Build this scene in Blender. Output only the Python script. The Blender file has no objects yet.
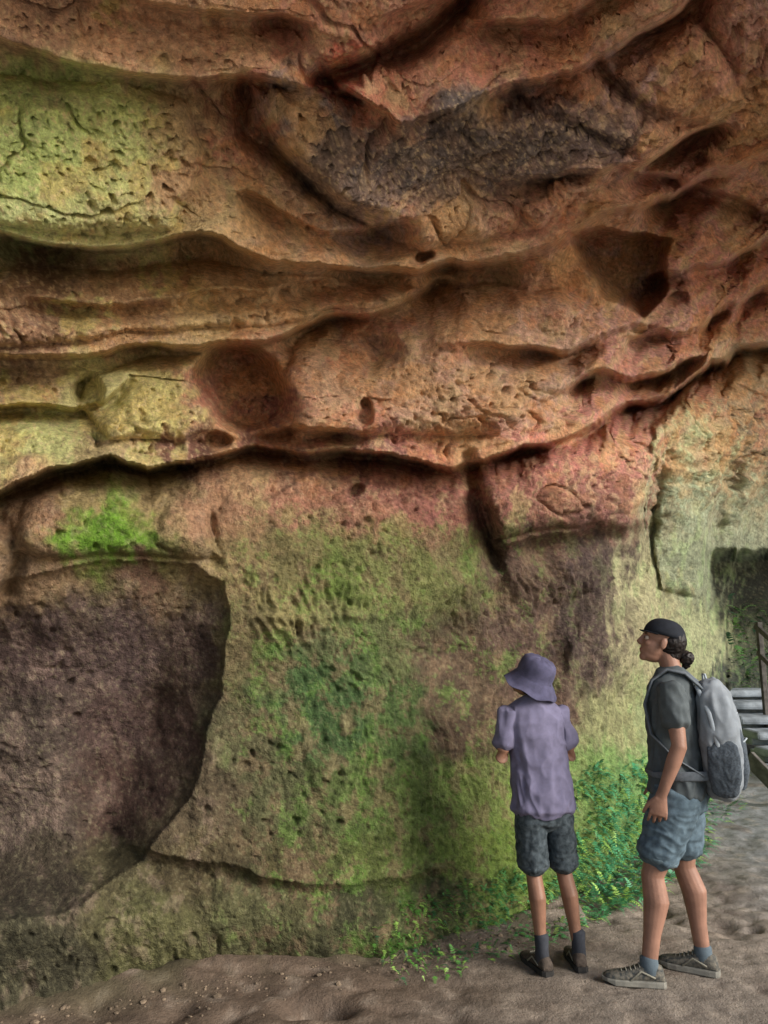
import bpy, bmesh, math, random
import numpy as np
from mathutils import Vector, Matrix
random.seed(4); rng=np.random.default_rng(7)
S=bpy.context.scene
PITCH=math.radians(9.8); CP,SP=math.cos(PITCH),math.sin(PITCH); F=740.0; CH=1.6

# ------------------------------------------------------------ helpers
def lin(h):
    h=h.lstrip('#'); c=[int(h[i:i+2],16)/255 for i in (0,2,4)]
    return [x/12.92 if x<=.04045 else ((x+.055)/1.055)**2.4 for x in c]
_perm=rng.permutation(256); _perm=np.concatenate([_perm,_perm,_perm])
_g=rng.normal(size=(256,3)); _g/=np.linalg.norm(_g,axis=1)[:,None]
def pn(p):
    p=np.asarray(p,dtype=np.float64); i=np.floor(p).astype(np.int64); f=p-i; i&=255
    w=f*f*f*(f*(f*6-15)+10); out=np.zeros(len(p))
    for dx in (0,1):
        wx=w[:,0] if dx else 1-w[:,0]
        for dy in (0,1):
            wy=w[:,1] if dy else 1-w[:,1]
            for dz in (0,1):
                wz=w[:,2] if dz else 1-w[:,2]
                h=_perm[_perm[_perm[i[:,0]+dx]+((i[:,1]+dy)&255)]+((i[:,2]+dz)&255)]
                g=_g[h]
                out+=wx*wy*wz*(g[:,0]*(f[:,0]-dx)+g[:,1]*(f[:,1]-dy)+g[:,2]*(f[:,2]-dz))
    return out*1.6
def fbm(p,o=4,gain=.5):
    s=0;a=1
    for k in range(o):
        s=s+a*pn(p*(2.03**k)+k*17.3); a*=gain
    return s
def sst(a,b,x):
    t=np.clip((x-a)/(b-a),0,1); return t*t*(3-2*t)
def obj_from(name,verts,faces,mat=None,smooth=True,parent=None):
    me=bpy.data.meshes.new(name); me.from_pydata([tuple(v) for v in verts],[],faces); me.update()
    ob=bpy.data.objects.new(name,me); S.collection.objects.link(ob)
    if mat: me.materials.append(mat)
    if smooth: me.polygons.foreach_set('use_smooth',[True]*len(me.polygons))
    if parent: ob.parent=parent
    return ob
def grid_obj(name,P,mat,col=None):
    nv,nu,_=P.shape
    me=bpy.data.meshes.new(name)
    idx=np.arange(nv*nu).reshape(nv,nu)
    f=np.stack([idx[:-1,:-1],idx[1:,:-1],idx[1:,1:],idx[:-1,1:]],-1).reshape(-1,4)
    me.vertices.add(nv*nu); me.vertices.foreach_set('co',P.reshape(-1).astype(np.float32))
    me.loops.add(f.size); me.loops.foreach_set('vertex_index',f.reshape(-1).astype(np.int32))
    me.polygons.add(len(f)); me.polygons.foreach_set('loop_start',np.arange(0,f.size,4,dtype=np.int32))
    me.polygons.foreach_set('use_smooth',np.ones(len(f),dtype=bool))
    me.update(calc_edges=True); me.validate()
    if col is not None:
        a=me.color_attributes.new('Col','FLOAT_COLOR','POINT')
        c=np.ones((nv*nu,4),dtype=np.float32); c[:,:3]=col.reshape(-1,3); a.data.foreach_set('color',c.reshape(-1))
    me.materials.append(mat)
    ob=bpy.data.objects.new(name,me); S.collection.objects.link(ob); return ob

# ------------------------------------------------------------ materials
def nt(name):
    m=bpy.data.materials.new(name); m.use_nodes=True; t=m.node_tree
    return m,t,t.nodes['Principled BSDF']
def simple(name,col,rough=.8,var=.25,scale=30,bump=.15,bscale=200,spec=.3,col2=None,metal=0):
    m,t,b=nt(name); N=t.nodes; L=t.links
    tc=N.new('ShaderNodeTexCoord'); n=N.new('ShaderNodeTexNoise'); n.inputs['Scale'].default_value=scale; n.inputs['Detail'].default_value=4
    L.new(tc.outputs['Object'],n.inputs['Vector'])
    r=N.new('ShaderNodeValToRGB'); c=np.array(lin(col)); c2=np.array(lin(col2)) if col2 else c*(1+var)
    r.color_ramp.elements[0].position=.35; r.color_ramp.elements[1].position=.65
    r.color_ramp.elements[0].color=(*(c*(1-var)),1); r.color_ramp.elements[1].color=(*np.minimum(c2,1),1)
    L.new(n.outputs['Fac'],r.inputs['Fac']); L.new(r.outputs['Color'],b.inputs['Base Color'])
    n2=N.new('ShaderNodeTexNoise'); n2.inputs['Scale'].default_value=bscale; n2.inputs['Detail'].default_value=2
    L.new(tc.outputs['Object'],n2.inputs['Vector'])
    bp=N.new('ShaderNodeBump'); bp.inputs['Strength'].default_value=bump; bp.inputs['Distance'].default_value=.01
    L.new(n2.outputs['Fac'],bp.inputs['Height']); L.new(bp.outputs['Normal'],b.inputs['Normal'])
    b.inputs['Roughness'].default_value=rough; b.inputs['Specular IOR Level'].default_value=spec; b.inputs['Metallic'].default_value=metal
    return m
def rockmat(name,bscale=1.0,bstr=.6,rough=.9,grain=.45):
    m,t,b=nt(name); N=t.nodes; L=t.links
    tc=N.new('ShaderNodeTexCoord'); at=N.new('ShaderNodeAttribute'); at.attribute_name='Col'
    def noise(s,d,ro=.6):
        n=N.new('ShaderNodeTexNoise'); n.inputs['Scale'].default_value=s; n.inputs['Detail'].default_value=d; n.inputs['Roughness'].default_value=ro
        L.new(tc.outputs['Object'],n.inputs['Vector']); return n
    def math_(op,a,b_):
        k=N.new('ShaderNodeMath'); k.operation=op
        for i,v in enumerate((a,b_)):
            if isinstance(v,(int,float)): k.inputs[i].default_value=v
            else: L.new(v,k.inputs[i])
        return k.outputs[0]
    n1=noise(24*bscale,5,.82)
    def ramp(src,p0,p1,v0,v1):
        r=N.new('ShaderNodeMapRange'); r.inputs['From Min'].default_value=p0; r.inputs['From Max'].default_value=p1
        r.inputs['To Min'].default_value=v0; r.inputs['To Max'].default_value=v1; L.new(src,r.inputs['Value']); return r.outputs['Result']
    f=ramp(n1.outputs['Fac'],.32,.68,1-grain,1+grain)
    v=N.new('ShaderNodeTexVoronoi'); v.inputs['Scale'].default_value=48*bscale; L.new(tc.outputs['Object'],v.inputs['Vector'])
    pit=ramp(v.outputs['Distance'],.0,.35,0,1)
    mx=N.new('ShaderNodeVectorMath'); mx.operation='SCALE'; L.new(at.outputs['Color'],mx.inputs[0]); L.new(f,mx.inputs['Scale'])
    L.new(mx.outputs[0],b.inputs['Base Color'])
    h=math_('ADD',math_('MULTIPLY',n1.outputs['Fac'],2.0),math_('MULTIPLY',pit,.35))
    bp=N.new('ShaderNodeBump'); bp.inputs['Strength'].default_value=bstr; bp.inputs['Distance'].default_value=.03
    L.new(h,bp.inputs['Height']); L.new(bp.outputs['Normal'],b.inputs['Normal'])
    b.inputs['Roughness'].default_value=rough; b.inputs['Specular IOR Level'].default_value=.25
    return m

# ------------------------------------------------------------ rock wall + ceiling
def pchip(xk,yk,x):
    xk=np.array(xk,float); yk=np.array(yk,float); h=np.diff(xk); sh=(len(h),)+(1,)*(yk.ndim-1)
    d=np.diff(yk,axis=0)/h.reshape(sh); m=np.zeros_like(yk); m[0]=d[0]; m[-1]=d[-1]
    a=d[:-1]; b=d[1:]; m[1:-1]=np.where(a*b>0,2*a*b/(a+b+1e-12),0)
    i=np.clip(np.searchsorted(xk,x)-1,0,len(h)-1); hh=h[i]; t=(x-xk[i])/hh
    s=(len(x),)+(1,)*(yk.ndim-1); t=t.reshape(s); hh=hh.reshape(s)
    return (2*t**3-3*t**2+1)*yk[i]+(t**3-2*t**2+t)*hh*m[i]+(-2*t**3+3*t**2)*yk[i+1]+(t**3-t**2)*hh*m[i+1]
CU=[-900,-300,0,200,384,500,600,700,768,900,1500]
TAB={-1500:[.86,.86,.86,.87,.87,.88,.9,.92,.93,.95,.98],
-800:[1.12,1.13,1.15,1.2,1.25,1.28,1.32,1.38,1.4,1.42,1.44],
-300:[1.5,1.68,1.74,1.8,1.88,1.93,1.99,2.07,2.1,2.15,2.2],
0:[1.7,2.25,2.46,2.58,2.7,2.79,2.88,3.07,3.17,3.25,3.3],
100:[1.75,2.35,2.72,2.9,3.1,3.25,3.4,3.75,3.9,4.1,4.2],
240:[1.8,2.45,3.0,3.4,3.8,4.05,4.3,4.9,5.3,5.8,5.6],
330:[1.8,2.5,3.2,3.65,4.1,4.4,4.7,5.5,6.3,7.3,7],
440:[1.8,2.6,3.35,3.85,4.35,4.6,5.05,6.3,7.6,9.5,9],
520:[1.8,2.65,3.3,3.85,4.3,4.65,5.2,7.0,8.8,12,11],
650:[1.75,2.7,3.4,3.9,4.25,4.65,5.25,7.2,9.5,13,12],
800:[1.7,2.7,3.4,3.85,4.12,4.5,5.1,7.2,9.5,13,12],
940:[1.7,2.6,3.35,3.75,4.0,4.3,4.9,6.8,8.9,12,12],
1100:[1.65,2.5,3.2,3.6,3.9,4.2,4.7,6.5,8.7,12,12],
1500:[1.6,2.4,3.1,3.5,3.8,4.1,4.5,6.3,8.5,12,12]}
def axis(lo,a,b,hi,fine,n0,n1):
    l=a-np.geomspace(fine,a-lo,n0)[::-1]; r=b+np.geomspace(fine,hi-b,n1)
    return np.concatenate([l,np.arange(a,b+.01,fine),r])
U=axis(-750,-30,800,1150,1.55,45,40); V=axis(-340,-30,960,1500,1.55,45,35)
rows=np.array([TAB[k] for k in TAB])
tabU=pchip(CU,rows.T,U).T
D0=pchip(list(TAB),tabU,V)
UU,VV=np.meshgrid(U,V); nvv,nuu=UU.shape
def unproj(u,v,D):
    a=(u-384)/F; b=(512-v)/F
    return np.stack([a*D, D*(CP-b*SP), CH+D*(SP+b*CP)],-1)
P0=unproj(UU,VV,D0).reshape(-1,3)
u0=UU.reshape(-1); v0=VV.reshape(-1)
wn1=fbm(P0*1.9,2); wn2=fbm(P0*1.9+50,2); wn3=fbm(P0*9+11,3); wn4=fbm(P0*9+91,3)
far_=np.clip(3.8/D0.reshape(-1),.3,1)
u=u0+(10*wn1+2.0*wn3)*far_; v=v0+(9*wn2+1.8*wn4)*far_
Doff=np.zeros_like(u)
SC=(D0.reshape(-1)/3.7)**1.1
wn5=fbm(P0*1.6+120,2)
def ledge(pts,A,L,B=.05,L2=25,fade=25,w=14,sharp=2.2,crev=0):
    """a lip: the bed above swells out to the lip, an underside recedes over width w, then the next riser"""
    global Doff
    pts=np.array(pts,float); f=np.interp(u,pts[:,0],pts[:,1]); d=v-f
    m=sst(pts[0,0]-fade,pts[0,0]+fade,u)*(1-sst(pts[-1,0]-fade,pts[-1,0]+fade,u))
    m=m*(.85+.4*np.clip(wn2,-.6,.6))*SC
    t=np.clip(d/w,0,1); up=1-(1-t)**sharp
    Doff+=m*(A*up*np.exp(-np.maximum(d-w,0)/L)-B*np.exp(-np.abs(d)/np.where(d<0,L2,w*.8)))
    if crev:
        k=np.clip(.75+1.1*wn5,.15,1.5); t=np.clip(d/8,0,1)
        Doff+=m*k*crev*t*np.exp(-np.maximum(d-8,0)/(9*k+4))
def segd(pts):
    best=np.full_like(u,1e9)
    for (ax,ay),(bx,by) in zip(pts[:-1],pts[1:]):
        dx,dy=bx-ax,by-ay; t=np.clip(((u-ax)*dx+(v-ay)*dy)/(dx*dx+dy*dy),0,1)
        best=np.minimum(best,np.hypot(u-ax-t*dx,v-ay-t*dy))
    return best
def groove(pts,A,w):
    global Doff
    Doff+=A*np.exp(-(segd(pts)/w)**2)*(.75+.5*wn1)
def poly(pts,A,soft=20,soft_in=False):
    """raised (A<0) or scooped (A>0) block with a rounded edge"""
    global Doff
    d=segd(list(pts)+[pts[0]]); ins=np.zeros(len(u),bool); n=len(pts)
    for i in range(n):
        x1,y1=pts[i]; x2,y2=pts[(i+1)%n]
        if y1==y2: continue
        c=((y1>v)!=(y2>v))&(u<(x2-x1)*(v-y1)/(y2-y1)+x1); ins^=c
    t=np.clip(d/soft,0,1)*ins
    Doff+=A*(t*t*(3-2*t) if soft_in else np.sqrt(1-(1-t)**2))
def bowl(cu,cv,ru,rv,A,ang=0,soft=.35):
    global Doff
    c,s=math.cos(math.radians(ang)),math.sin(math.radians(ang))
    x=((u-cu)*c+(v-cv)*s)/ru; y=(-(u-cu)*s+(v-cv)*c)/rv
    r=np.sqrt(x*x+y*y); Doff+=A*(1-sst(1-soft,1+soft,r))
ledge([(-200,10),(0,38),(60,52),(130,62),(220,78),(300,88),(335,92)],.45,90,.28,50,w=20,crev=.35)
ledge([(335,78),(365,100),(400,118),(450,112),(500,95),(560,70),(620,45),(680,5),(720,-40)],.45,80,.34,50,w=20,crev=.5)
groove([(325,82),(360,72),(420,50),(470,18),(490,-20)],.50,11)
ledge([(-200,205),(0,228),(60,238),(130,240),(200,236),(245,248),(290,258),(350,262),(430,272),(500,262),(560,240),(600,215),(650,200),(700,175),(768,150),(950,100)],.60,70,.36,60,w=24,crev=.75)
ledge([(-200,330),(0,345),(80,345),(160,340),(250,335),(300,322),(350,312),(400,300),(440,285)],.40,50,.20,35,w=18,crev=.45)
ledge([(-200,400),(0,402),(70,408),(100,398),(130,372)],.22,25,.08,20,crev=.25)
ledge([(-200,505),(0,492),(50,475),(110,460),(150,474),(200,455),(260,442),(330,448),(400,455),(450,466),(510,452),(560,434),(610,418),(650,400),(690,382),(740,350),(900,300)],.60,16,.24,42,w=9,crev=.3)
ledge([(480,500),(500,545),(560,535),(640,522),(665,510)],.22,60,.05,20)
ledge([(240,430),(300,420),(345,430)],.18,14,.07,14,crev=.3)
ledge([(560,385),(600,372),(640,378),(695,352)],.30,18,.16,24,crev=.4)
ledge([(620,158),(700,182),(800,212)],.25,30,.12,26,crev=.3)
ledge([(640,275),(700,262),(768,235),(900,200)],.28,30,.14,28,crev=.3)
ledge([(640,335),(700,318),(768,290),(900,260)],.22,26,.12,24,crev=.25)
ledge([(250,195),(330,225),(410,215)],.14,22,.08,20,crev=.25)
ledge([(20,290),(120,300),(230,285),(330,280)],.16,18,.08,16,crev=.15)
ledge([(450,335),(560,350),(640,322)],.20,22,.12,26,crev=.3)
ledge([(500,182),(600,168),(650,150),(720,120)],.24,26,.14,26,crev=.3)
ledge([(380,20),(520,-20),(600,-60)],.25,30,.12,30); ledge([(0,-40),(160,0),(300,30)],.25,26,.12,30,crev=.25)
ledge([(480,30),(560,20),(640,-20)],.2,26,.10,26,crev=.25)
poly([(568,236),(600,228),(668,236),(662,296),(642,318),(600,296)],.95,24)
poly([(245,88),(330,95),(430,122),(560,75),(690,15),(752,95),(700,128),(600,188),(540,232),(430,258),(340,205),(285,162)],-.30,28)
poly([(480,466),(560,438),(665,425),(662,500),(630,525),(560,530),(500,540),(485,500)],-.30,22)
poly([(290,338),(440,292),(560,282),(640,335),(620,372),(560,385),(500,436),(300,435),(285,390)],-.26,28)
poly([(80,375),(200,345),(215,400),(200,440),(110,445),(75,410)],-.18,20)
poly([(20,505),(60,488),(160,486),(215,512),(222,556),(60,566),(10,556)],-.14,20)
poly([(0,262),(240,266),(430,290),(300,318),(0,338),(-60,300)],-.16,18)
poly([(0,75),(120,70),(190,95),(215,160),(170,232),(0,222),(-60,150)],-.14,26)
poly([(655,410),(700,385),(768,400),(765,500),(720,530),(700,600),(665,590),(660,480)],-.25,26)
bowl(240,385,50,38,.55,35,.22); bowl(85,390,14,18,.22)
bowl(355,410,8,14,.14); bowl(360,350,30,20,.16,0,.5); bowl(210,438,22,9,.2); bowl(357,492,7,6,.15); bowl(672,298,9,6,.15); bowl(700,160,8,6,.12); bowl(430,262,10,5,.15)
groove([(240,90),(250,130),(290,165),(330,195),(400,232)],.22,8)
groove([(520,100),(560,118),(640,150)],.10,5); groove([(600,60),(640,110),(700,120)],.16,7)
bowl(420,500,70,40,-.08,0,.6)
groove([(468,462),(478,500),(498,540),(495,565)],.26,9)
# scooped alcove on the left
alcp=[(-260,600),(-60,596),(0,584),(60,574),(130,566),(192,562),(222,582),(232,624),(226,686),(206,745),(180,805),(150,862),(60,915),(-60,925),(-260,910)]
poly(alcp,.15,30); poly(alcp,.36,100,True)
groove([(165,700),(140,750),(115,800),(100,845)],.16,26); bowl(110,650,80,60,-.12,0,.8); bowl(40,800,55,90,-.16,0,.8)
groove([(150,540),(170,500),(215,520),(215,560)],.07,7)
groove([(0,520),(20,560),(10,590)],.14,8)
poly([(402,655),(425,600),(500,560),(600,548),(645,540),(628,600),(592,670),(545,738),(470,742),(430,712)],.42,60,True)
groove([(662,478),(655,530),(638,590),(600,650),(575,690)],.16,9)
groove([(735,470),(725,520),(712,570),(700,620)],.25,8)
groove([(672,600),(650,660),(610,730)],.06,9)
Doff-=.16*np.exp(-((v-925)/42)**2)*(1-sst(430,560,u)); ledge([(140,845),(250,878),(380,880),(450,868)],.06,18,.05,34)
Doff-=.025*np.exp(-((v-616)/5)**2)*sst(230,260,u)*(1-sst(370,400,u))
Doff+=3.6*sst(-5,5,u-(722+8*np.sin(v/25)))*sst(548,562,v)
D=D0.reshape(-1)+Doff
P=unproj(u0,v0,D)
# how strongly the sheet is turned edge-on at a lip: fine relief is damped there so lips stay rounded
Dg=D.reshape(nvv,nuu); gv=np.abs(np.gradient(Dg,axis=0)/np.gradient(VV,axis=0)); gu=np.abs(np.gradient(Dg,axis=1)/np.gradient(UU,axis=1))
st=np.maximum(gv,gu)*F/Dg; acc=st.copy()
for k in range(1,7):
    acc[k:]=np.maximum(acc[k:],st[:-k]*(1-k/9)); acc[:-k]=np.maximum(acc[:-k],st[k:]*(1-k/9))
ac2=acc.copy()
for k in range(1,5):
    ac2[:,k:]=np.maximum(ac2[:,k:],acc[:,:-k]*(1-k/7)); ac2[:,:-k]=np.maximum(ac2[:,:-k],acc[:,k:]*(1-k/7))
damp=(1/(1+(ac2/4.5)**2)).reshape(-1)
def normals(Pg):
    du=np.gradient(Pg,axis=1); dv=np.gradient(Pg,axis=0); n=np.cross(dv,du)
    n/=np.linalg.norm(n,axis=-1,keepdims=True)+1e-12
    tocam=np.array([0,0,CH])-Pg
    return n*np.sign((n*tocam).sum(-1).mean())
N0=normals(P0.reshape(nvv,nuu,3)).reshape(-1,3)
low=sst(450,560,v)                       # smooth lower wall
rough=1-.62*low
Q=P0.copy(); strat=Q@np.array([-.12,.05,1.0])
Qs=np.stack([Q[:,0],Q[:,1],strat*2.4],-1)
def ridge(p): return 1-2*np.abs(pn(p))
base=.10*pn(Q*1.1+5)+rough*.045*fbm(Qs*1.2+3,2,.5)
disp=rough*(.008*ridge(Qs*3.1+9)+.005*pn(Qs*7)+.006*pn(Q*13)+.007*pn(Q*27+4)+.0075*pn(Q*52)+.0065*pn(Q*95))
for sc,am,wd,sd_ in((1.5,.09,.03,40),(2.7,.05,.035,70)):
    n=pn(Qs*sc+sd_)+.08*pn(Qs*sc*5+sd_); gate=sst(-.05,.25,pn(Q*1.3+sd_*2))
    disp-=am*np.exp(-(n/wd)**2)*gate*(1-.85*low)
sw=strat*5.5+1.1*fbm(Q*1.1+31,2); saw=(sw-np.floor(sw)); disp+=.04*(1-low)*(sst(0,.8,saw)-sst(.84,1,saw))
gp_=sst(-.25,.25,pn(Q*1.9+55))
pt=pn(Q*11+77); disp-=.25*(1-low)*gp_*np.clip(pt-.38,0,1)
pt=pn(Q*22+37); disp-=.20*rough*gp_*np.clip(pt-.34,0,1)
pt=pn(Q*42+7); disp-=.09*rough*np.clip(pt-.32,0,1)
Qv=np.stack([Q[:,0]*20+Q[:,2]*3+3*wn1,Q[:,1]*20,Q[:,2]*6],-1)
tm=sst(215,260,u)*(1-sst(640,680,u))*sst(540,590,v)*(1-sst(760,860,v))*(.35+.65*sst(-.3,.3,pn(Q*2.3+15)))
disp+=tm*.024*ridge(Qv)+low*.010*pn(np.stack([Q[:,0]*14+Q[:,2]*5,Q[:,1]*14,Q[:,2]*6],-1))*(1-tm)
alc=(1-sst(210,250,u))*sst(560,600,v)
disp+=alc*(.030*ridge(np.stack([Q[:,0]*3.2+Q[:,2]*1.2,Q[:,1]*3.2,Q[:,2]*1.3],-1)+3)+.016*ridge(np.stack([Q[:,0]*9+Q[:,2]*4,Q[:,1]*9,Q[:,2]*3],-1)+3))
disp+=low*.026*pn(Q*4.5+8)
P=P+N0*(base+disp*damp)[:,None]
CT="""30,20,7b5a48;120,20,a5785c;220,25,9c7258;300,35,8a6250;400,15,8b6a5e;450,50,a8705a;560,15,9d6a58;620,20,b0806a;700,30,a8705e;750,20,7a6260
40,90,8e9a5a;120,110,98a060;190,110,a08560;230,90,6a4238;300,110,62585a;380,108,a4664e;480,80,a4695a;560,60,ac7060;620,70,7a6065;700,90,a06c60;750,90,8a6058;350,75,7a3428
30,160,8f9c58;110,170,96985c;180,180,8a6a4c;250,150,8a5a48;330,150,5a5054;420,150,524a50;520,150,5a5054;600,150,6c585c;680,140,a8705f;740,150,9a6a58;470,110,565054;560,110,62545a
40,215,9aa068;130,215,8f8a5a;220,215,8a7450;290,220,a07860;380,220,7f6560;450,240,b88c6c;530,205,9a7060;600,200,b0806a;680,180,a8746a;740,190,8a6058
40,265,5a4030;130,280,7a5a40;220,285,a07a52;300,290,b08a64;380,280,b08a68;460,290,8a6a54;540,280,9a7260;610,275,6a5450;650,290,8a6460;720,270,a06a64;750,240,8a5a54
30,320,6a4c38;120,320,8a6644;200,330,a88a5c;290,340,a07a5e;380,330,7a5c50;460,340,b08470;540,330,b48a78;620,320,9a7068;700,320,b07470;750,310,a87068
30,380,6e5a42;100,380,a8a068;150,400,a89a5c;220,380,8a5444;270,380,6e4440;330,390,a07a60;430,400,a88068;530,390,a88474;620,380,9a6660;700,380,8a5e50;750,370,b09a80
40,440,9a9a60;90,455,7a6a48;180,460,5a3a30;270,440,6a4438;360,450,6a4440;450,475,9a5a50;560,450,a8665e;620,440,a86a62;700,440,9aa078;745,420,5a5040
30,520,9a7454;100,532,6a9620;80,545,6a9620;122,546,6a9620;160,500,b09468;220,510,b88a68;300,500,b07c62;380,490,b07262;440,500,a06458;520,500,9a6056;600,500,946058;690,510,a8b494;740,520,b0b898;70,505,a08a58;250,480,b48a64
40,575,a08060;130,575,7a5a48;230,560,9a8458;300,560,8a8050;380,570,84884c;450,570,787c44;520,560,6c5446;600,570,5a4844;650,580,b0aa80;700,570,98a080;745,590,3a3c34;350,580,7a9040
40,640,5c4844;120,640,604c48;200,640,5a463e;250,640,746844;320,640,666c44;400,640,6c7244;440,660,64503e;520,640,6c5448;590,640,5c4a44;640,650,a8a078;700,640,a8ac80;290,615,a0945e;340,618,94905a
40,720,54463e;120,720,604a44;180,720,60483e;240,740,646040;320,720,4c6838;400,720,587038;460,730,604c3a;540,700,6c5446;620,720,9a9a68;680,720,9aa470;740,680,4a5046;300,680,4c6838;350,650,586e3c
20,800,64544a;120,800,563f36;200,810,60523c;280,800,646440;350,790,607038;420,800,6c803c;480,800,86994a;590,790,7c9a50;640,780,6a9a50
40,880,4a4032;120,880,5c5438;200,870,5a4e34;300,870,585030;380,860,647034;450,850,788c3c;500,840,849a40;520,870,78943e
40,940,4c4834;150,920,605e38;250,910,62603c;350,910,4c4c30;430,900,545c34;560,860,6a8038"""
cp=[]  # rock colours as sampled, with light and shade still in them
for q in CT.replace('\n',';').split(';'):
    a,b_,h=q.split(','); cp.append([float(a),float(b_)]+lin(h))
cp=np.array(cp)
w5=fbm(P0*30,2); w6=fbm(P0*30+8,2)
cu=np.clip(u0,0,768)+18*wn1+18*wn3+8*w5; cv=np.clip(v0,0,945)+14*wn2+14*wn4+8*w6
num=np.zeros((len(cu),3)); den=np.zeros(len(cu))
for k in range(len(cp)):
    w=1/(((cu-cp[k,0])**2+(cv-cp[k,1])**2)+160)**2.6
    num+=w[:,None]*cp[k,2:]; den+=w
col=num/den[:,None]
up=1-low
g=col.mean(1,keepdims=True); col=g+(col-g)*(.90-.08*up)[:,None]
def mixc(mask,h,k=1):
    global col
    c=np.array(lin(h)); mk=(np.clip(mask,0,1)*k)[:,None]; col=col*(1-mk)+c*mk
n_a=fbm(Q*3+20,5,.6); n_b=fbm(Q*5+60,5,.6); n_c=fbm(Q*8+90,4,.65); n_d=fbm(Q*45+5,3,.7); n_e=fbm(Qs*1.7+44,5,.6)
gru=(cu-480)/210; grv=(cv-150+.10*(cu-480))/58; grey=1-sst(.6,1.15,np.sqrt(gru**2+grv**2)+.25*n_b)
upr=up*sst(190,250,u0+20*wn1)*(1-.8*grey)
mixc(sst(.25,.6,n_a)*up*(1-.7*grey),'a0664a',.45)
mixc(sst(.10,.5,n_b)*upr,'c4a684',.6)
mixc(sst(.10,.5,n_e)*upr,'cc9c70',.5)
mixc(sst(.15,.5,-n_e)*upr,'a87064',.4)
mixc(sst(.15,.5,-n_b)*upr,'b07c56',.4)
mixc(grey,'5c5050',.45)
mixc(sst(.25,.6,n_c)*up,'5a4842',.5)
mixc(sst(.2,.5,n_a+.3*n_c)*up*(1-sst(150,260,u0)),'a0a468',.4)
gz=sst(200,260,u0)*(1-sst(500,640,u0))
mixc(sst(.2,.6,n_b+.5*n_d)*low*gz,'5c7e34',.55)
mixc(sst(.05,.5,n_c-.4*n_d)*low*gz,'74604a',.65)
mixc(sst(.2,.6,n_c)*low*(1-sst(200,240,u0)),'7e6a5e',.35)
mixc(sst(.1,.5,n_b)*low*sst(590,640,u0)*(1-sst(740,760,u0)),'86a068',.4)
mixc(sst(.25,.7,n_d)*up,'ccb292',.35); mixc(sst(.25,.7,-n_d)*up,'3c2e2a',.50)
mixc(sst(.25,.7,n_d)*low,'a8a07c',.22); mixc(sst(.25,.7,-n_d)*low,'2c261e',.35)
col*=(1+.28*n_c+.20*n_b)[:,None]
col*=((.90+1.75*up*(1-sst(430,500,v0))+.35*up)*(1-.40*grey*up))[:,None]  # upper rock lightened in colour to stand in for missing light
col*=(1+.05*alc)[:,None]
col*=1+up[:,None]*np.array([.02,.01,-.09])
mxc=col.max(1,keepdims=True); col=col*(np.where(mxc>.5,.5+.16*np.tanh((mxc-.5)/.3),mxc)/np.maximum(mxc,1e-4))
col=np.clip(col,.008,.68)
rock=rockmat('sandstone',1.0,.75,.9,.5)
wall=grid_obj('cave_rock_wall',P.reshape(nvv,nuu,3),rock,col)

# ------------------------------------------------------------ ground
def gaxis(lo,a,b,hi,fine,n):
    return np.concatenate([a-np.geomspace(fine,a-lo,n)[::-1],np.arange(a,b,fine),b+np.geomspace(fine,hi-b,n)])
gx=gaxis(-200,-3,6,200,.02,40); gy=gaxis(-200,1.6,8.5,200,.02,40)
GX,GY=np.meshgrid(gx,gy)
def ground_z(x,y):
    p=np.stack([x,y,np.zeros_like(x)],-1)
    near=sst(.35,1.0,np.hypot((x-1.15)*.8,y-3.9))
    r=np.hypot(x,y-4); far=1-sst(10,20,r)
    z=(.035*near+.004)*fbm(p*1.3,3)+.010*(.4+.6*near)*pn(p*7)+.004*pn(p*16)
    dm=pn(np.stack([x*8,y*11,x*0],-1)+4); z-=.060*np.clip(dm-.12,0,1)*sst(.3,1.1,x)*(.35+.65*near)*(1-.75*sst(4.6,5.6,y))   # scuffed footprints
    dm=pn(np.stack([x*5,y*8,x*0],-1)+14); z-=.045*np.clip(dm-.1,0,1)*near*(1-.7*sst(4.6,5.6,y))
    z+=-.10*np.exp(-(((x+.30)/.16)**2+((y-3.60)/.09)**2)**1.5)+.02*np.exp(-(((x+.5)/.5)**2+((y-3.45)/.1)**2))
    z+=.05*sst(.25,0,(3.66+.40*(x+1.73))-y+0)*(x<1.2)*near
    return z*far-.012*near
GZ=ground_z(GX.reshape(-1),GY.reshape(-1))
gp=np.stack([GX.reshape(-1),GY.reshape(-1),GZ],-1)
gn=fbm(gp*2.0+5,4); gn2=fbm(gp*8+5,4); gn3=fbm(gp*40,2)
gc=np.tile(np.array(lin('6a5a4c')),(len(gp),1))
def gm(mask,h):
    global gc
    mk=np.clip(mask,0,1)[:,None]; gc=gc*(1-mk)+np.array(lin(h))*mk
gm(sst(-.4,1.4,gp[:,0]+.4*gn)*sst(2.5,3.2,gp[:,1]),'8a7f73')
gm(sst(1.8,3.2,gp[:,0]+.3*gn)*.8,'80868a')
gm(sst(.1,.6,gn)*.5,'5e4e42'); gm(sst(.2,.7,gn2)*.35,'9a8d7e'); gm(sst(.3,.8,-gn3)*.4,'4a4038')
gm(sst(.5,.1,np.abs(gp[:,1]-(3.75+.4*(gp[:,0]+1.73))))*(gp[:,0]<1)*sst(-.1,.3,gn)*.7,'4e4a34')
gm(sst(2.2,1.2,gp[:,1])+sst(3.8,5.5,gp[:,0])*sst(7,5,gp[:,1]),'ccbfa6')  # pale ground out of view, added to bounce light onto the ceiling
gc*=(1+.25*gn2)[:,None]
gmat=rockmat('trodden_earth',bscale=1.1,bstr=.5,rough=.82,grain=.25)
ground=grid_obj('ground',gp.reshape(GX.shape+(3,)),gmat,np.clip(gc,.01,.7))

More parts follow.
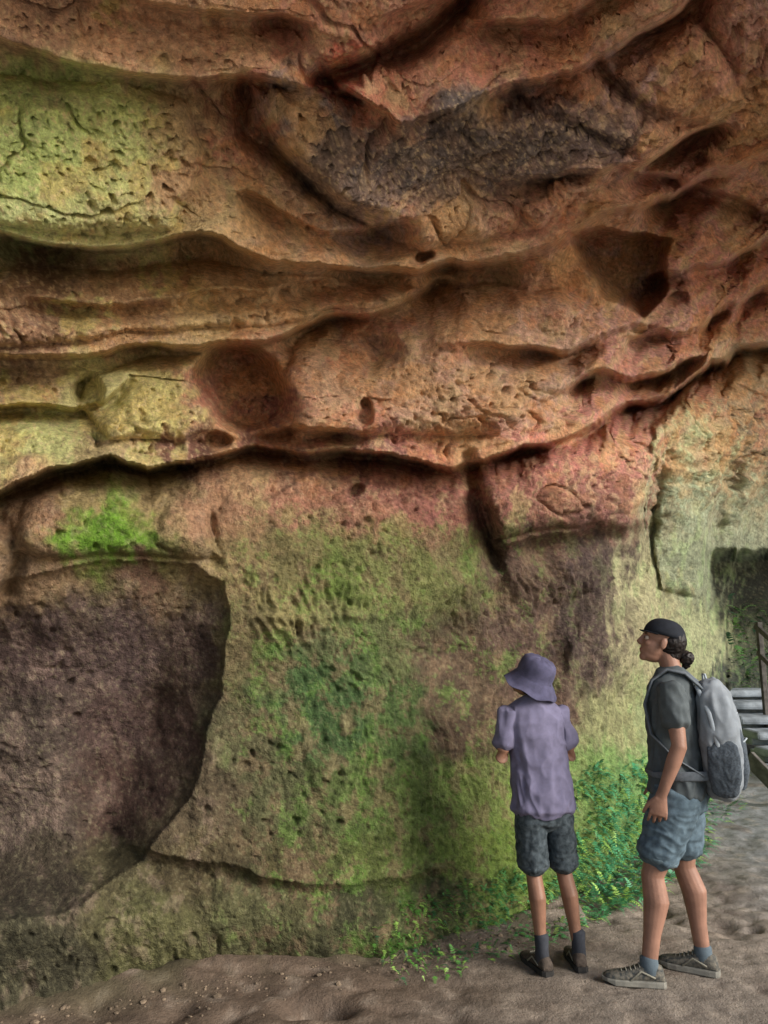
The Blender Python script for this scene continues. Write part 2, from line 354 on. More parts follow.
vs=[];fs=[]
bm=bmesh.new(); bmesh.ops.create_icosphere(bm,subdivisions=1,radius=1); iv=[v_.co.copy() for v_ in bm.verts]; iff=[[v_.index for v_ in f_.verts] for f_ in bm.faces]; bm.free()
for k in range(320):
    x=random.uniform(-2,1.0); y=3.66+.40*(x+1.73)-abs(random.gauss(0,.15))-.16; s=random.uniform(.003,.009) if random.random()<.93 else random.uniform(.012,.022)
    z=float(ground_z(np.array([x]),np.array([y]))[0])+s*.2; o=len(vs)
    sc=(random.uniform(.7,1.4),random.uniform(.7,1.4),random.uniform(.4,.8))
    for c in iv: vs.append((x+c.x*s*sc[0]*random.uniform(.8,1.2),y+c.y*s*sc[1]*random.uniform(.8,1.2),z+c.z*s*sc[2]))
    fs+=[[o+i for i in f_] for f_ in iff]
obj_from('rubble',vs,fs,simple('rubble_stone','7a6a58',.9,.4,12),smooth=False)

# ------------------------------------------------------------ ferns at the foot of the wall
Pg=P.reshape(nvv,nuu,3); Nf=N0.reshape(nvv,nuu,3)
zone=(VV>750)&(VV<960)&(UU>370)&(UU<745)&(Pg[...,2]>-.02)
topv=np.interp(UU,[370,480,540,590,630,700,745],[925,880,850,770,758,775,770])
zone&=(VV>topv+18*fbm(np.stack([UU/40,VV/40,UU*0],-1).reshape(-1,3),2).reshape(UU.shape))
ii=np.argwhere(zone)
lv=[];lf=[];lc=[]
def frond(o,d,up,L,c):
    side=d.cross(up).normalized(); n=7; w=L*.30
    for k in range(n):
        t=(k+.5)/n; p=o+d*(L*t)+up*(L*(.45*t-.65*t*t)); ww=w*(1-t*.85)
        for s in (-1,1):
            a=p; b=p+side*s*ww+d*ww*.35-up*ww*.15*random.random(); th=d*L*.055
            i=len(lv); lv.extend([a-th,b,a+th])
            lv.append((a+b)/2+th*1.1)
            lf.append([i,i+1,i+3]); lf.append([i,i+3,i+2])
            lc.extend([c*random.uniform(.7,1.3)]*4)
for k in range(7500):
    r,cidx=ii[random.randrange(len(ii))]
    if random.random()>(.25+.75*min(1,(UU[r,cidx]-380)/260)): continue
    o=Vector(Pg[r,cidx]); n=Vector(Nf[r,cidx])
    if o.z>.15 and pn(np.array([[o.x*5,o.y*5,o.z*5]]))[0]<-.25: continue
    if random.random()<.35: o=o+Vector((n.x,n.y,0)).normalized()*random.uniform(0,.35); o.z=.0
    d=(n+Vector((random.gauss(0,.6),random.gauss(0,.6),random.gauss(.1,.5)))).normalized(); upv=Vector((0,0,1))
    if abs(d.z)>.95: continue
    t=min(1,max(0,(UU[r,cidx]-420)/220)); base_=np.array(lin('558638'))*(1-t)+np.array(lin('4c9a70'))*t  # bluer green to the right: sky light painted into the leaves
    rr_=random.random()
    if rr_<.25: base_=np.array(lin('8cb054'))
    elif rr_<.42: base_=np.array(lin('32603c'))
    frond(o,d,upv,random.uniform(.03,.075)*(0.8+.7*t),base_)
i2=np.argwhere((UU>728)&(UU<800)&(VV>600)&(VV<700))
for k in range(260):
    r,cidx=i2[random.randrange(len(i2))]; o=Vector(Pg[r,cidx]); n=Vector(Nf[r,cidx])
    d=(n+Vector((random.gauss(0,.6),random.gauss(0,.6),random.gauss(.1,.4)))).normalized()
    if abs(d.z)>.95: continue
    frond(o,d,Vector((0,0,1)),random.uniform(.15,.35),np.array(lin(random.choice(['5c8a4c','7fa860','3c6a48']))))
fmat,t_,b_=nt('fern_leaf'); at=t_.nodes.new('ShaderNodeAttribute'); at.attribute_name='Col'; t_.links.new(at.outputs['Color'],b_.inputs['Base Color']); b_.inputs['Roughness'].default_value=.5
fo=obj_from('fern_foliage',lv,lf,fmat,smooth=False)
ca=fo.data.color_attributes.new('Col','FLOAT_COLOR','POINT'); cc=np.ones((len(lv),4),np.float32); cc[:,:3]=np.array(lc); ca.data.foreach_set('color',cc.reshape(-1))

# ------------------------------------------------------------ steps and wooden railing
def box(bm,c,s,rot=None,bev=.012):
    r=bmesh.ops.create_cube(bm,size=1); M=Matrix.Translation(c)@(rot or Matrix())@Matrix.Diagonal((*s,1))
    bmesh.ops.transform(bm,matrix=M,verts=r['verts'])
    es=list({e for v_ in r['verts'] for e in v_.link_edges}); bmesh.ops.bevel(bm,geom=es,offset=bev,segments=2,affect='EDGES',profile=.5)
def bmobj(name,bm,mat,parent=None,smooth=False):
    me=bpy.data.meshes.new(name); bm.to_mesh(me); bm.free(); me.materials.append(mat)
    if smooth: me.polygons.foreach_set('use_smooth',[True]*len(me.polygons))
    ob=bpy.data.objects.new(name,me); S.collection.objects.link(ob)
    if parent: ob.parent=parent
    return ob
bm=bmesh.new()
for k in range(6):
    box(bm,Vector((5.68+.07*k+random.uniform(-.1,.1),9.3+.46*k,.06+.15*k)),(2.0,.50,.11),Matrix.Rotation(random.uniform(-.08,.08),4,'Z')@Matrix.Rotation(random.uniform(-.02,.02),4,'Y'),.04)
    box(bm,Vector((5.74+.07*k,9.57+.46*k,-.03+.15*k)),(1.9,.38,.12))
bmobj('stone_steps',bm,simple('step_stone','8c949c',.85,.4,5,.5,60))
bm=bmesh.new()
def beam(bm,a,b,w,h):
    a=Vector(a);b=Vector(b);d=b-a; q=d.to_track_quat('X','Z').to_matrix().to_4x4(); box(bm,(a+b)/2,(d.length,w,h),q,.008)
beam(bm,(3.78,8.0,.40),(4.08,7.45,-.12),.05,.16)
beam(bm,(5.36,10.7,.4),(5.36,10.7,1.85),.07,.07); beam(bm,(5.0,8.9,0),(5.0,8.9,1.2),.07,.07)
beam(bm,(5.0,8.75,1.12),(5.36,10.8,1.80),.04,.08); beam(bm,(5.0,8.75,.75),(5.36,10.8,1.42),.04,.07)
bmobj('wooden_railing',bm,simple('weathered_wood','5c5854',.85,.35,14,.4,90))

# ------------------------------------------------------------ people
def tube(bm,pts,rad,ref=(1,0,0),seg=16,pw=1.0):
    pts=[Vector(p) for p in pts]; ref=Vector(ref); rings=[]
    def rr(r): return (r,r) if isinstance(r,(int,float)) else r
    n=len(pts)
    tg=[(pts[min(i+1,n-1)]-pts[max(i-1,0)]).normalized() for i in range(n)]
    seq=[(pts[0]-tg[0]*rr(rad[0])[1]*.35,tg[0],tuple(x*.6 for x in rr(rad[0])))]+[(pts[i],tg[i],rr(rad[i])) for i in range(n)]+[(pts[-1]+tg[-1]*rr(rad[-1])[1]*.35,tg[-1],tuple(x*.6 for x in rr(rad[-1])))]
    for p,t,(a,b) in seq:
        n1=(ref-t*ref.dot(t)).normalized(); n2=t.cross(n1)
        ring=[]
        for k in range(seg):
            an=2*math.pi*k/seg; c,s=math.cos(an),math.sin(an)
            c=math.copysign(abs(c)**pw,c); s=math.copysign(abs(s)**pw,s)
            ring.append(bm.verts.new(p+n1*a*c+n2*b*s))
        rings.append(ring)
    for r0,r1 in zip(rings[:-1],rings[1:]):
        for k in range(seg): bm.faces.new((r0[k],r0[(k+1)%seg],r1[(k+1)%seg],r1[k]))
    bm.faces.new(rings[0][::-1]); bm.faces.new(rings[-1])
def ell(bm,c,r,M=None):
    q=bmesh.ops.create_uvsphere(bm,u_segments=20,v_segments=14,radius=1)
    bmesh.ops.transform(bm,matrix=(M or Matrix())@Matrix.Translation(c)@Matrix.Diagonal((*r,1)),verts=q['verts'])
def fuse(name,bm,vox,mat,parent,sm=3,fac=.5,wr=0,wscale=(9,9,9),wseed=0):
    bmesh.ops.recalc_face_normals(bm,faces=bm.faces)
    me=bpy.data.meshes.new(name); bm.to_mesh(me); bm.free()
    ob=bpy.data.objects.new(name,me); S.collection.objects.link(ob)
    m=ob.modifiers.new('r','REMESH'); m.mode='VOXEL'; m.voxel_size=vox; m.use_smooth_shade=True
    if sm: s=ob.modifiers.new('s','SMOOTH'); s.iterations=sm; s.factor=fac
    dg=bpy.context.evaluated_depsgraph_get(); ev=ob.evaluated_get(dg); nm=bpy.data.meshes.new_from_object(ev)
    ob.modifiers.clear(); ob.data=nm; nm.name=name
    if wr:
        co=np.empty(len(nm.vertices)*3); nm.vertices.foreach_get('co',co); co=co.reshape(-1,3)
        no=np.empty(len(nm.vertices)*3); nm.vertices.foreach_get('normal',no); no=no.reshape(-1,3)
        q=co*np.array(wscale)+wseed; q=q+.7*np.stack([pn(q*.5+3),pn(q*.5+9),pn(q*.5+19)],-1)
        d=wr*((1-2*np.abs(pn(q)))*.9+.5*(1-2*np.abs(pn(q*1.9+5))))
        nm.vertices.foreach_set('co',(co+no*d[:,None]).reshape(-1))
    nm.materials.clear(); nm.materials.append(mat)
    nm.polygons.foreach_set('use_smooth',[True]*len(nm.polygons)); nm.update()
    ob.parent=parent; return ob
def rotd(a,b,ang): return (a*math.cos(ang)+b*math.sin(ang)).normalized()
def hand(bm,wr,d,w,n,s=1.0,curl=1.0):
    d=Vector(d).normalized(); n=Vector(n); n=(n-d*n.dot(d)).normalized(); w0=Vector(w); w=d.cross(n); w=w if w.dot(w0)>0 else -w
    wr=Vector(wr)
    tube(bm,[wr-d*.02*s,wr+d*.02*s,wr+d*.055*s,wr+d*.088*s],[(.024*s,.018*s),(.032*s,.017*s),(.040*s,.015*s),(.040*s,.011*s)],ref=w,seg=14)
    for i,L in enumerate([.070,.078,.073,.056]):
        p=wr+d*(.084-.004*abs(i-1))*s+w*(.0335-.0225*i)*s; dd=rotd(d,w,(.09-.06*i)); pts=[p-dd*.012*s,p]
        an=0
        for j,fr in enumerate((.45,.32,.23)):
            an+=math.radians((18,28,20)[j]+4*i)*curl; p=p+rotd(dd,n,an)*L*fr*s; pts.append(p)
        tube(bm,pts,[.0088*s,.0086*s,.0082*s,.0076*s,.0062*s],ref=w,seg=10)
    p=wr+d*.025*s+w*.028*s; d1=(d*.75+w*.6+n*.25).normalized(); p1=p+d1*.04*s; d2=(d*.9+w*.25+n*.35).normalized(); p2=p1+d2*.03*s; p3=p2+d2*.02*s
    tube(bm,[p-d1*.02*s,p,p1,p2,p3],[.013*s,.0135*s,.0105*s,.0095*s,.007*s],ref=n,seg=10)
def head(bm,M,s=1):
    def e(c,r): ell(bm,Vector(c)*s,[x*s for x in r],M)
    e((0,-.012,.03),(.073,.094,.085)); e((0,.026,-.03),(.058,.064,.074)); e((0,.030,-.072),(.045,.056,.040)); e((0,.066,-.092),(.026,.022,.022))
    e((0,.072,.030),(.046,.016,.014)); e((0,.078,-.052),(.024,.014,.012)); e((0,.078,-.066),(.022,.014,.010))
    e((.03,.060,-.022),(.022,.024,.018)); e((-.03,.060,-.022),(.022,.024,.018))
    for sx in(-1,1):
        e((sx*.074,-.004,-.008),(.008,.017,.030)); e((sx*.008,.096,-.026),(.009,.010,.008))
    T=lambda p: M@(Vector(p)*s)
    tube(bm,[T((0,.082,.024)),T((0,.094,.002)),T((0,.106,-.022)),T((0,.096,-.034))],[.008*s,.009*s,.012*s,.008*s],ref=M.to_3x3()@Vector((1,0,0)),seg=10)
def eyes(par,M,s=1):
    bm=bmesh.new()
    for sx in(-1,1): ell(bm,Vector((sx*.030,.074,.004))*s,[.0115*s]*3,M)
    bmobj('eyes',bm,simple('eye_white','b8a89c',.3,.05),par,True)
    bm=bmesh.new()
    for sx in(-1,1):
        ell(bm,Vector((sx*.030,.0835,.004))*s,[.006*s,.003*s,.006*s],M); ell(bm,Vector((sx*.030,.084,.0255))*s,[.018*s,.006*s,.003*s],M)
    bmobj('iris_and_brows',bm,simple('dark_brown','2a1c14',.5,.1),par,True)
    bm=bmesh.new(); ell(bm,Vector((0,.0905,-.0575))*s,[.017*s,.003*s,.005*s],M); bmobj('lips',bm,simple('lip','8a4c40',.45,.1),par,True)
def shoe(par,pos,yaw,L,upm,solem,lacem,k):
    R=Matrix.Translation(pos)@Matrix.Rotation(yaw,4,'Z'); s=L/.28
    prof=[(-.075,.024,.060),(-.068,.033,.085),(-.04,.037,.098),(0,.039,.100),(.035,.040,.088),(.07,.043,.072),(.11,.047,.058),(.15,.046,.050),(.185,.036,.042),(.2,.020,.032)]
    bm=bmesh.new(); rings=[]
    for y,w,h in prof:
        ring=[]
        for k_ in range(20):
            an=2*math.pi*k_/20; c,s_=math.cos(an),math.sin(an)
            xx=w*math.copysign(abs(c)**.8,c)*(1-.22*max(0,s_)); z=.016+(h-.016)*(.5+.5*math.copysign(abs(s_)**.8,s_))
            ring.append(bm.verts.new(R@Vector((xx*s,y*s,z*s))))
        rings.append(ring)
    for r0,r1 in zip(rings[:-1],rings[1:]):
        for q in range(20): bm.faces.new((r0[q],r0[(q+1)%20],r1[(q+1)%20],r1[q]))
    bm.faces.new(rings[0]); bm.faces.new(rings[-1][::-1]); bmesh.ops.recalc_face_normals(bm,faces=bm.faces)
    bmobj('shoe_upper_%d'%k,bm,upm,par,True)
    bm=bmesh.new()
    out=[(y,w+.004) for y,w,h in prof]; out[0]=(-.082,.022); out[-1]=(.208,.018)
    loop=[(w,y) for y,w in out]+[(-w,y) for y,w in out[::-1]]
    zs=[0,.004,.022,.028]; ins_=[.93,1,1,.95]; rg=[[bm.verts.new(R@Vector((x*i_*s,y*s,(z+(.012 if (y>.18 and z<.01) else 0))*s))) for x,y in loop] for z,i_ in zip(zs,ins_)]
    n=len(loop)
    for a,b in zip(rg[:-1],rg[1:]):
        for q in range(n): bm.faces.new((a[q],a[(q+1)%n],b[(q+1)%n],b[q]))
    bm.faces.new(rg[0][::-1]); bm.faces.new(rg[-1]); bmesh.ops.recalc_face_normals(bm,faces=bm.faces)
    bmobj('shoe_sole_%d'%k,bm,solem,par,False)
    bm=bmesh.new()
    for q in range(5):
        y=.035+.02*q; h=.092-.0085*q
        tube(bm,[R@(Vector((-.024,y,h-.010))*s),R@(Vector((0,y+.004,h+.001))*s),R@(Vector((.024,y,h-.010))*s)],[.003*s]*3,ref=(0,0,1),seg=6)
    for sx in(-1,1): tube(bm,[R@(Vector((sx*.040,-.03,.045))*s),R@(Vector((sx*.043,.03,.07))*s),R@(Vector((sx*.047,.08,.03))*s)],[(.002*s,.005*s)]*3,ref=(1,0,0),seg=6)
    bmobj('shoe_laces_%d'%k,bm,lacem,par,True)
def empty(name,loc,yaw):
    e=bpy.data.objects.new(name,None); e.location=loc; e.rotation_euler=(0,0,yaw); S.collection.objects.link(e); return e
def skinmat(name,c): return simple(name,c,.5,.15,14,.1,120,.35)

# ---- woman
W=empty('woman',(1.47,3.88,0),math.radians(66))
sk=skinmat('skin_woman','96705e')
HM=Matrix.Translation((-.005,.040,1.588))@Matrix.Rotation(math.radians(14),4,'Z')@Matrix.Rotation(math.radians(15),4,'X')
LA,RA=Vector((-.155,.17,.085)),Vector((.09,-.06,.085)); LK,RK=Vector((-.12,.135,.475)),Vector((.095,.0,.475))
bm=bmesh.new()
tube(bm,[(0,0,.84),(0,-.005,.93),(0,0,1.06),(0,.005,1.18),(0,.005,1.30),(0,-.005,1.38),(0,-.01,1.435)],[(.155,.11),(.165,.118),(.125,.09),(.135,.098),(.155,.10),(.14,.08),(.07,.06)])
tube(bm,[(0,-.015,1.38),(0,0,1.47),(0,.015,1.54)],[.062,.052,.05]); head(bm,HM)
for hx,K,A in((-.085,LK,LA),(.085,RK,RA)):
    h=Vector((hx,0,.86)); m1=h.lerp(K,.5)+Vector((0,.01,0)); c1=K.lerp(A,.28)+Vector((0,-.022,0)); c2=K.lerp(A,.65)+Vector((0,-.008,0))
    tube(bm,[h,m1,h.lerp(K,.85),K,c1,c2,A,A-Vector((0,0,.04))],[(.09,.095),(.075,.08),(.056,.06),(.049,.054),(.050,.060),(.037,.041),(.030,.036),(.036,.042)])
for sx,E,Wr in((-1,(-.225,-.03,1.10),(-.225,.065,.865)),(1,(.225,-.02,1.10),(.215,.09,.87))):
    sh=Vector((sx*.165,-.005,1.365)); E=Vector(E); Wr=Vector(Wr)
    tube(bm,[sh,sh.lerp(E,.4),sh.lerp(E,.85),E,E.lerp(Wr,.3),E.lerp(Wr,.75),Wr],[.05,.045,.037,.036,.036,.027,(.024,.019)],ref=(0,1,0))
    hand(bm,Wr,(Wr-E)+Vector((0,-.03,-.05)),(0,1,0),(-sx,.1,0),1.0,1.0)
fuse('body',bm,.0045,sk,W,3)
eyes(W,HM)
shirt=simple('tee_charcoal','565c5e',.9,.14,25,.25,500,.1)
bm=bmesh.new()
tube(bm,[(0,0,.86),(0,-.005,.95),(0,0,1.07),(0,.005,1.18),(0,.008,1.30),(0,-.005,1.385),(0,-.01,1.435)],[(.184,.144),(.178,.138),(.155,.12),(.158,.120),(.172,.118),(.155,.095),(.078,.068)])
for sx,E in((-1,(-.225,-.03,1.10)),(1,(.225,-.02,1.10))):
    sh=Vector((sx*.155,-.005,1.372)); E=Vector(E); tube(bm,[sh,sh.lerp(E,.3),sh.lerp(E,.62)],[.060,.056,.058],ref=(0,1,0))
fuse('t_shirt',bm,.006,shirt,W,2,wr=.013,wscale=(9,9,5))
bm=bmesh.new()
tube(bm,[(0,0,.80),(0,-.01,.88),(0,-.005,.95)],[(.165,.125),(.172,.128),(.155,.11)])
for hx,K in((-.088,LK),(.088,RK)):
    h=Vector((hx,0,.86)); tube(bm,[h,h.lerp(K,.4),h.lerp(K,.78)+Vector((0,.005,0))],[(.098,.114),(.094,.104),(.086,.092)])
den=simple('denim_light','5a6a74',.9,.3,30,.3,400,.1)
fuse('denim_shorts',bm,.006,den,W,2,wr=.010,wscale=(8,8,12),wseed=4)
bm=bmesh.new()
for K in((LK,-1),(RK,1)):
    h=Vector((K[1]*.088,0,.86)); p=h.lerp(K[0],.78)+Vector((0,.005,0)); q=h.lerp(K[0],.745)+Vector((0,.005,0)); tube(bm,[p,q],[(.090,.096),(.090,.097)],seg=28)
bmobj('shorts_cuffs',bm,simple('denim_cuff','64747c',.9,.25,40),W,True)
sock=simple('sock_grey','5a666e',.95,.1); shu=simple('shoe_mesh','4a4f50',.85,.35,60,.5,300,col2='7a7468'); sol=simple('shoe_sole','807d74',.8,.15); lac=simple('laces','8e8a7c',.8,.1)
bm=bmesh.new()
for A in(LA,RA): tube(bm,[A-Vector((0,0,.03)),A+Vector((0,0,.035))],[(.040,.046),(.035,.041)])
bmobj('socks',bm,sock,W,True)
shoe(W,Vector((LA.x,LA.y+.01,0)),math.radians(12),.28,shu,sol,lac,1); shoe(W,Vector((RA.x,RA.y+.01,0)),math.radians(-8),.28,shu,sol,lac,2)
hairm=simple('hair_dark','1c1512',.5,.3,8,.5,60)
bm=bmesh.new()
ell(bm,Vector((0,-.050,.016)),(.076,.074,.084),HM); ell(bm,Vector((0,-.066,-.045)),(.052,.044,.045),HM)
fuse('hair',bm,.005,hairm,W,2,wr=.004,wscale=(60,25,25))
bm=bmesh.new(); ell(bm,Vector((0,-.138,-.045)),(.036,.036,.034),HM); ell(bm,Vector((0,-.112,-.035)),(.02,.025,.02),HM); ell(bm,Vector((.01,-.146,-.07)),(.018,.02,.03),HM)
fuse('hair_bun',bm,.005,hairm,W,1,wr=.005,wscale=(50,50,50))
capm=simple('cap_cloth','1c2028',.85,.2,30,.2,400)
bm=bmesh.new(); rings=[]
for j in range(9):
    a=math.radians(90*j/8); z=.034+.090*math.sin(a); r=math.cos(a)**.8 if j<8 else 0
    rings.append([bm.verts.new(HM@Vector(((.084*r+.0008)*math.cos(t*math.pi/16),-.012+(.105*r+.0008)*math.sin(t*math.pi/16),z))) for t in range(32)])
for a,b in zip(rings[:-1],rings[1:]):
    for q in range(32): bm.faces.new((a[q],a[(q+1)%32],b[(q+1)%32],b[q]))
pk=[]
for t in range(13):
    an=math.radians(25+130*t/12); c,s_=math.cos(an),math.sin(an)
    pk.append((bm.verts.new(HM@Vector((.083*c,-.012+.104*s_,.038))),bm.verts.new(HM@Vector((.076*c,-.012+.104*s_+.022*max(0,math.sin(math.pi*t/12))**.6,.036-.006*abs(c)))),))
for a,b in zip(pk[:-1],pk[1:]): bm.faces.new((a[0],b[0],b[1],a[1]))
o=bmobj('cap',bm,capm,W,True); m=o.modifiers.new('s','SOLIDIFY'); m.thickness=.003
pg=simple('pack_grey','848a90',.85,.12,20,.3,400); pd=simple('pack_dark_mesh','505860',.9,.3,120,.6,700); pb=simple('pack_strap','646a70',.9,.15,60)
bm=bmesh.new()
tube(bm,[(0,-.195,.87),(0,-.208,.93),(0,-.212,1.05),(0,-.206,1.2),(0,-.192,1.32),(0,-.175,1.38)],[(.125,.066),(.150,.083),(.158,.092),(.15,.088),(.128,.072),(.08,.048)],pw=.62,seg=28)
fuse('backpack_body',bm,.006,pg,W,2,wr=.011,wscale=(10,10,7),wseed=9)
bm=bmesh.new()
tube(bm,[(0,-.288,.90),(0,-.300,.98),(0,-.295,1.10),(0,-.280,1.19)],[(.085,.018),(.10,.028),(.098,.024),(.08,.013)],pw=.6,seg=24)
for sx in(-1,1): tube(bm,[(sx*.142,-.215,.89),(sx*.155,-.22,.97),(sx*.158,-.22,1.06),(sx*.152,-.215,1.10)],[(.022,.055),(.026,.07),(.024,.07),(.012,.065)],pw=.7,seg=20)
fuse('backpack_pockets',bm,.005,pd,W,2,wr=.004,wscale=(20,20,12))
bm=bmesh.new()
for sx in(-1,1):
    tube(bm,[(sx*.07,-.15,1.36),(sx*.085,-.07,1.435),(sx*.095,.01,1.452),(sx*.10,.085,1.40),(sx*.115,.125,1.28),(sx*.145,.10,1.14),(sx*.172,.0,1.04),(sx*.155,-.13,.96)],[(.028,.009)]*4+[(.026,.009),(.018,.007),(.011,.004),(.011,.004)])
    tube(bm,[(sx*.14,-.16,.96),(sx*.190,-.03,.955),(sx*.15,.10,.95),(0.0,.150,.945)],[(.006,.022),(.006,.022),(.005,.014),(.004,.012)],ref=(1,0,0))
bmobj('backpack_straps',bm,pb,W,True)
bm=bmesh.new()
for zz,yy in((1.24,-.286),(1.12,-.320)): tube(bm,[(-.12,yy+.05,zz-.02),(-.07,yy+.005,zz),(0,yy-.008,zz+.006),(.07,yy+.005,zz),(.12,yy+.05,zz-.02)],[.004]*5,ref=(0,0,1),seg=8)
for sx in(-1,1): tube(bm,[(sx*.085,-.12,1.375),(sx*.15,-.17,1.25),(sx*.165,-.2,1.1)],[(.003,.010)]*3,ref=(1,0,0),seg=8)
tube(bm,[(0,-.17,1.385),(-.02,-.16,1.43),(.02,-.15,1.43),(0.02,-.15,1.385)],[.006]*4,ref=(0,1,0),seg=8)
bmobj('backpack_trim',bm,simple('pack_trim','a4acb2',.7,.1),W,True)

# ---- boy
B=empty('boy',(.815,4.0,0),math.radians(10))
sk2=skinmat('skin_boy','8e6854')
s=.92; HB=Matrix.Translation((-.035,.012,1.395))@Matrix.Rotation(math.radians(38),4,'Z')@Matrix.Rotation(math.radians(27),4,'X')
LA,RA=Vector((-.048,-.045,.08)),Vector((.15,-.03,.08)); LK,RK=Vector((-.06,.0,.43)),Vector((.108,.015,.43))
bm=bmesh.new()
tube(bm,[(0,0,.74),(0,0,.82),(-.01,0,.95),(-.02,0,1.08),(-.03,0,1.18),(-.035,-.005,1.24),(-.035,-.01,1.28)],[(.12,.085),(.125,.09),(.105,.075),(.115,.08),(.135,.08),(.12,.065),(.05,.045)])
tube(bm,[(-.035,-.01,1.22),(-.035,0,1.30),(-.035,.01,1.35)],[.048,.042,.042]); head(bm,HB,s)
for hx,K,A in((-.068,LK,LA),(.068,RK,RA)):
    h=Vector((hx,0,.76)); c1=K.lerp(A,.28)+Vector((0,-.018,0)); c2=K.lerp(A,.65)+Vector((0,-.006,0))
    tube(bm,[h,h.lerp(K,.5),h.lerp(K,.85),K,c1,c2,A,A-Vector((0,0,.04))],[(.07,.075),(.058,.062),(.044,.047),(.039,.042),(.042,.048),(.031,.034),(.026,.029),(.03,.034)])
arms=[(-1,Vector((-.218,-.015,1.005)),Vector((-.15,.15,1.02))),(1,Vector((.165,-.01,1.005)),Vector((.05,.18,1.04)))]
for sx,E,Wr in arms:
    sh=Vector((sx*.14-.035,0,1.225))
    tube(bm,[sh,sh.lerp(E,.4),sh.lerp(E,.85),E,E.lerp(Wr,.3),E.lerp(Wr,.75),Wr],[.04,.036,.032,.032,.031,.024,(.021,.017)],ref=(0,0,1))
    hand(bm,Wr,(-sx*.5,.8,.1),(0,0,1),(-sx,-.3,0),.88,1.6)
fuse('body',bm,.0045,sk2,B,3)
eyes(B,HB,s)
tee=simple('tee_lavender','747088',.9,.12,25,.25,500,.1)
bm=bmesh.new()
tube(bm,[(0,0,.755),(0,-.002,.85),(-.008,0,.96),(-.02,0,1.08),(-.03,0,1.18),(-.035,-.005,1.245),(-.035,-.01,1.29)],[(.162,.132),(.152,.120),(.140,.105),(.142,.102),(.152,.10),(.132,.078),(.058,.055)])
for sx,E,Wr in arms:
    sh=Vector((sx*.132-.035,0,1.23)); tube(bm,[sh,sh.lerp(E,.35),sh.lerp(E,.72)],[.048,.044,(.045,.049)],ref=(0,1,0))
fuse('t_shirt',bm,.0055,tee,B,2,wr=.014,wscale=(8,8,4.5),wseed=2)
bm=bmesh.new()
tube(bm,[(0,0,.69),(0,-.005,.76),(0,0,.80)],[(.128,.096),(.132,.102),(.12,.09)])
for hx,K in((-.072,LK),(.072,RK)):
    h=Vector((hx,0,.76)); tube(bm,[h,h.lerp(K,.45),h.lerp(K,.87)],[(.074,.094),(.074,.088),(.074,.082)])
den2=simple('denim_dark','3f474c',.9,.3,40,.3,400,.1,col2='565f64')
fuse('denim_shorts',bm,.0055,den2,B,2,wr=.007,wscale=(9,9,12),wseed=14)
bm=bmesh.new()
for hx,K in((-.072,LK),(.072,RK)):
    h=Vector((hx,0,.76)); tube(bm,[h.lerp(K,.875),h.lerp(K,.84)],[(.077,.085),(.077,.086)],seg=28)
bmobj('shorts_hems',bm,simple('denim_seam','434b50',.9,.25,60),B,True)
bm=bmesh.new()
for A in(LA,RA): tube(bm,[A-Vector((0,0,.03)),A+Vector((0,0,.03)),A+Vector((0,.0,.085))],[(.035,.04),(.032,.036),(.035,.039)])
bmobj('socks',bm,simple('sock_dark','3a3c42',.95,.15),B,True)
shu2=simple('shoe_brown','4e443c',.85,.3,60,.4,300); sol2=simple('sole_dark','2e2c2a',.8,.2)
shoe(B,Vector((LA.x,LA.y+.01,0)),math.radians(8),.245,shu2,sol2,lac,1); shoe(B,Vector((RA.x,RA.y+.01,0)),math.radians(-10),.245,shu2,sol2,lac,2)
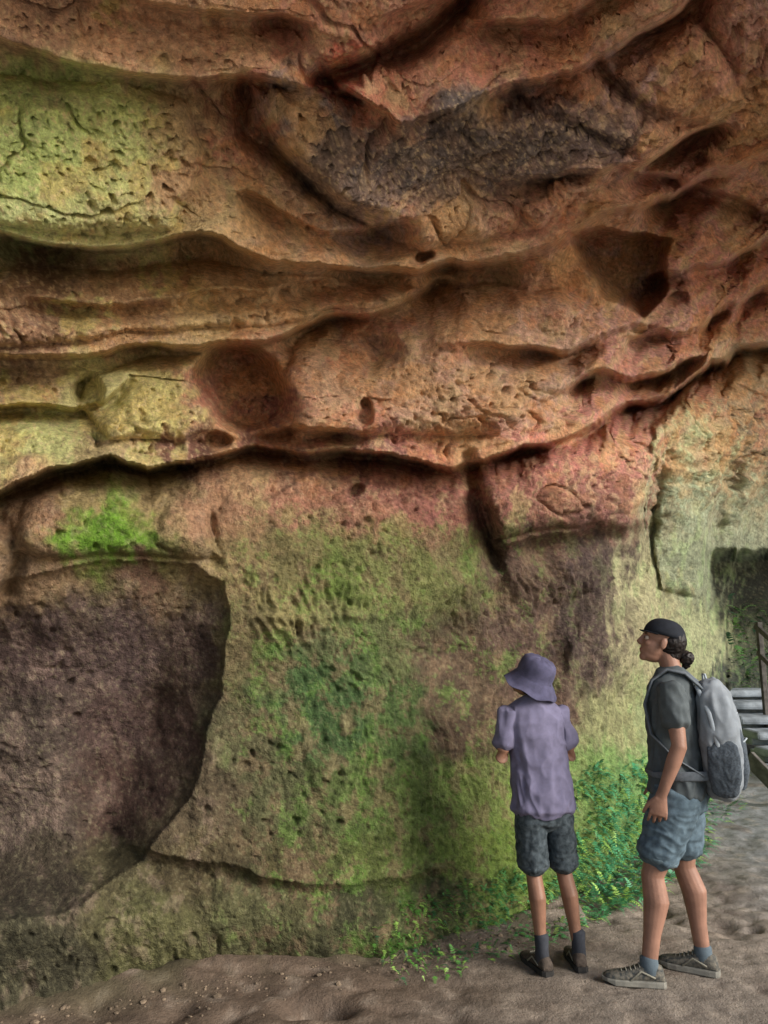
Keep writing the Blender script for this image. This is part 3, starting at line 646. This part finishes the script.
bm=bmesh.new(); ell(bm,Vector((0,-.028,.0)),(.076,.082,.085),HB); fuse('hair',bm,.006,simple('hair_brown','2e2018',.6,.3,10,.5,70),B,1,wr=.005,wscale=(50,30,30))
hatm=simple('hat_cloth','504e66',.9,.2,25,.3,300)
bm=bmesh.new(); rings=[]
for r,z in[(.146,-.040),(.145,-.041),(.126,-.014),(.103,.016),(.097,.024),(.098,.05),(.095,.085),(.086,.110),(.070,.122),(.035,.128),(.002,.129)]:
    rings.append([bm.verts.new(HB@Vector((r*.92*math.cos(t*math.pi/20),-.01+r*1.03*math.sin(t*math.pi/20),z+(.007*math.sin(t*.942) if r>.11 else .002*math.sin(t*1.6))))) for t in range(40)])
for a,b in zip(rings[:-1],rings[1:]):
    for q in range(40): bm.faces.new((a[q],a[(q+1)%40],b[(q+1)%40],b[q]))
o=bmobj('bucket_hat',bm,hatm,B,True); m=o.modifiers.new('s','SOLIDIFY'); m.thickness=.003

# ------------------------------------------------------------ camera, sky, sun
cam=bpy.data.objects.new('camera',bpy.data.cameras.new('camera')); S.collection.objects.link(cam); S.camera=cam
cam.location=(0,0,CH); cam.rotation_euler=(math.radians(90)+PITCH,0,0)
cam.data.sensor_fit='VERTICAL'; cam.data.sensor_height=36; cam.data.lens=36*F/1024; cam.data.clip_end=1000
sd=Vector((.82,-.54,.48)).normalized(); elev=math.asin(sd.z); az=math.atan2(sd.x,sd.y)
w=bpy.data.worlds.new('World'); S.world=w; w.use_nodes=True
sky=w.node_tree.nodes.new('ShaderNodeTexSky'); sky.sky_type='NISHITA'; sky.sun_disc=False; sky.sun_elevation=elev; sky.sun_rotation=az
w.node_tree.links.new(sky.outputs[0],w.node_tree.nodes['Background'].inputs[0]); w.node_tree.nodes['Background'].inputs[1].default_value=.15
sl=bpy.data.objects.new('sun',bpy.data.lights.new('sun','SUN')); S.collection.objects.link(sl)
sl.data.energy=5.0; sl.data.angle=math.radians(32); sl.data.color=(1,.95,.88)
sl.rotation_euler=sd.to_track_quat('Z','Y').to_euler()
S.view_settings.view_transform='Standard'; S.view_settings.look='None'; S.view_settings.exposure=0
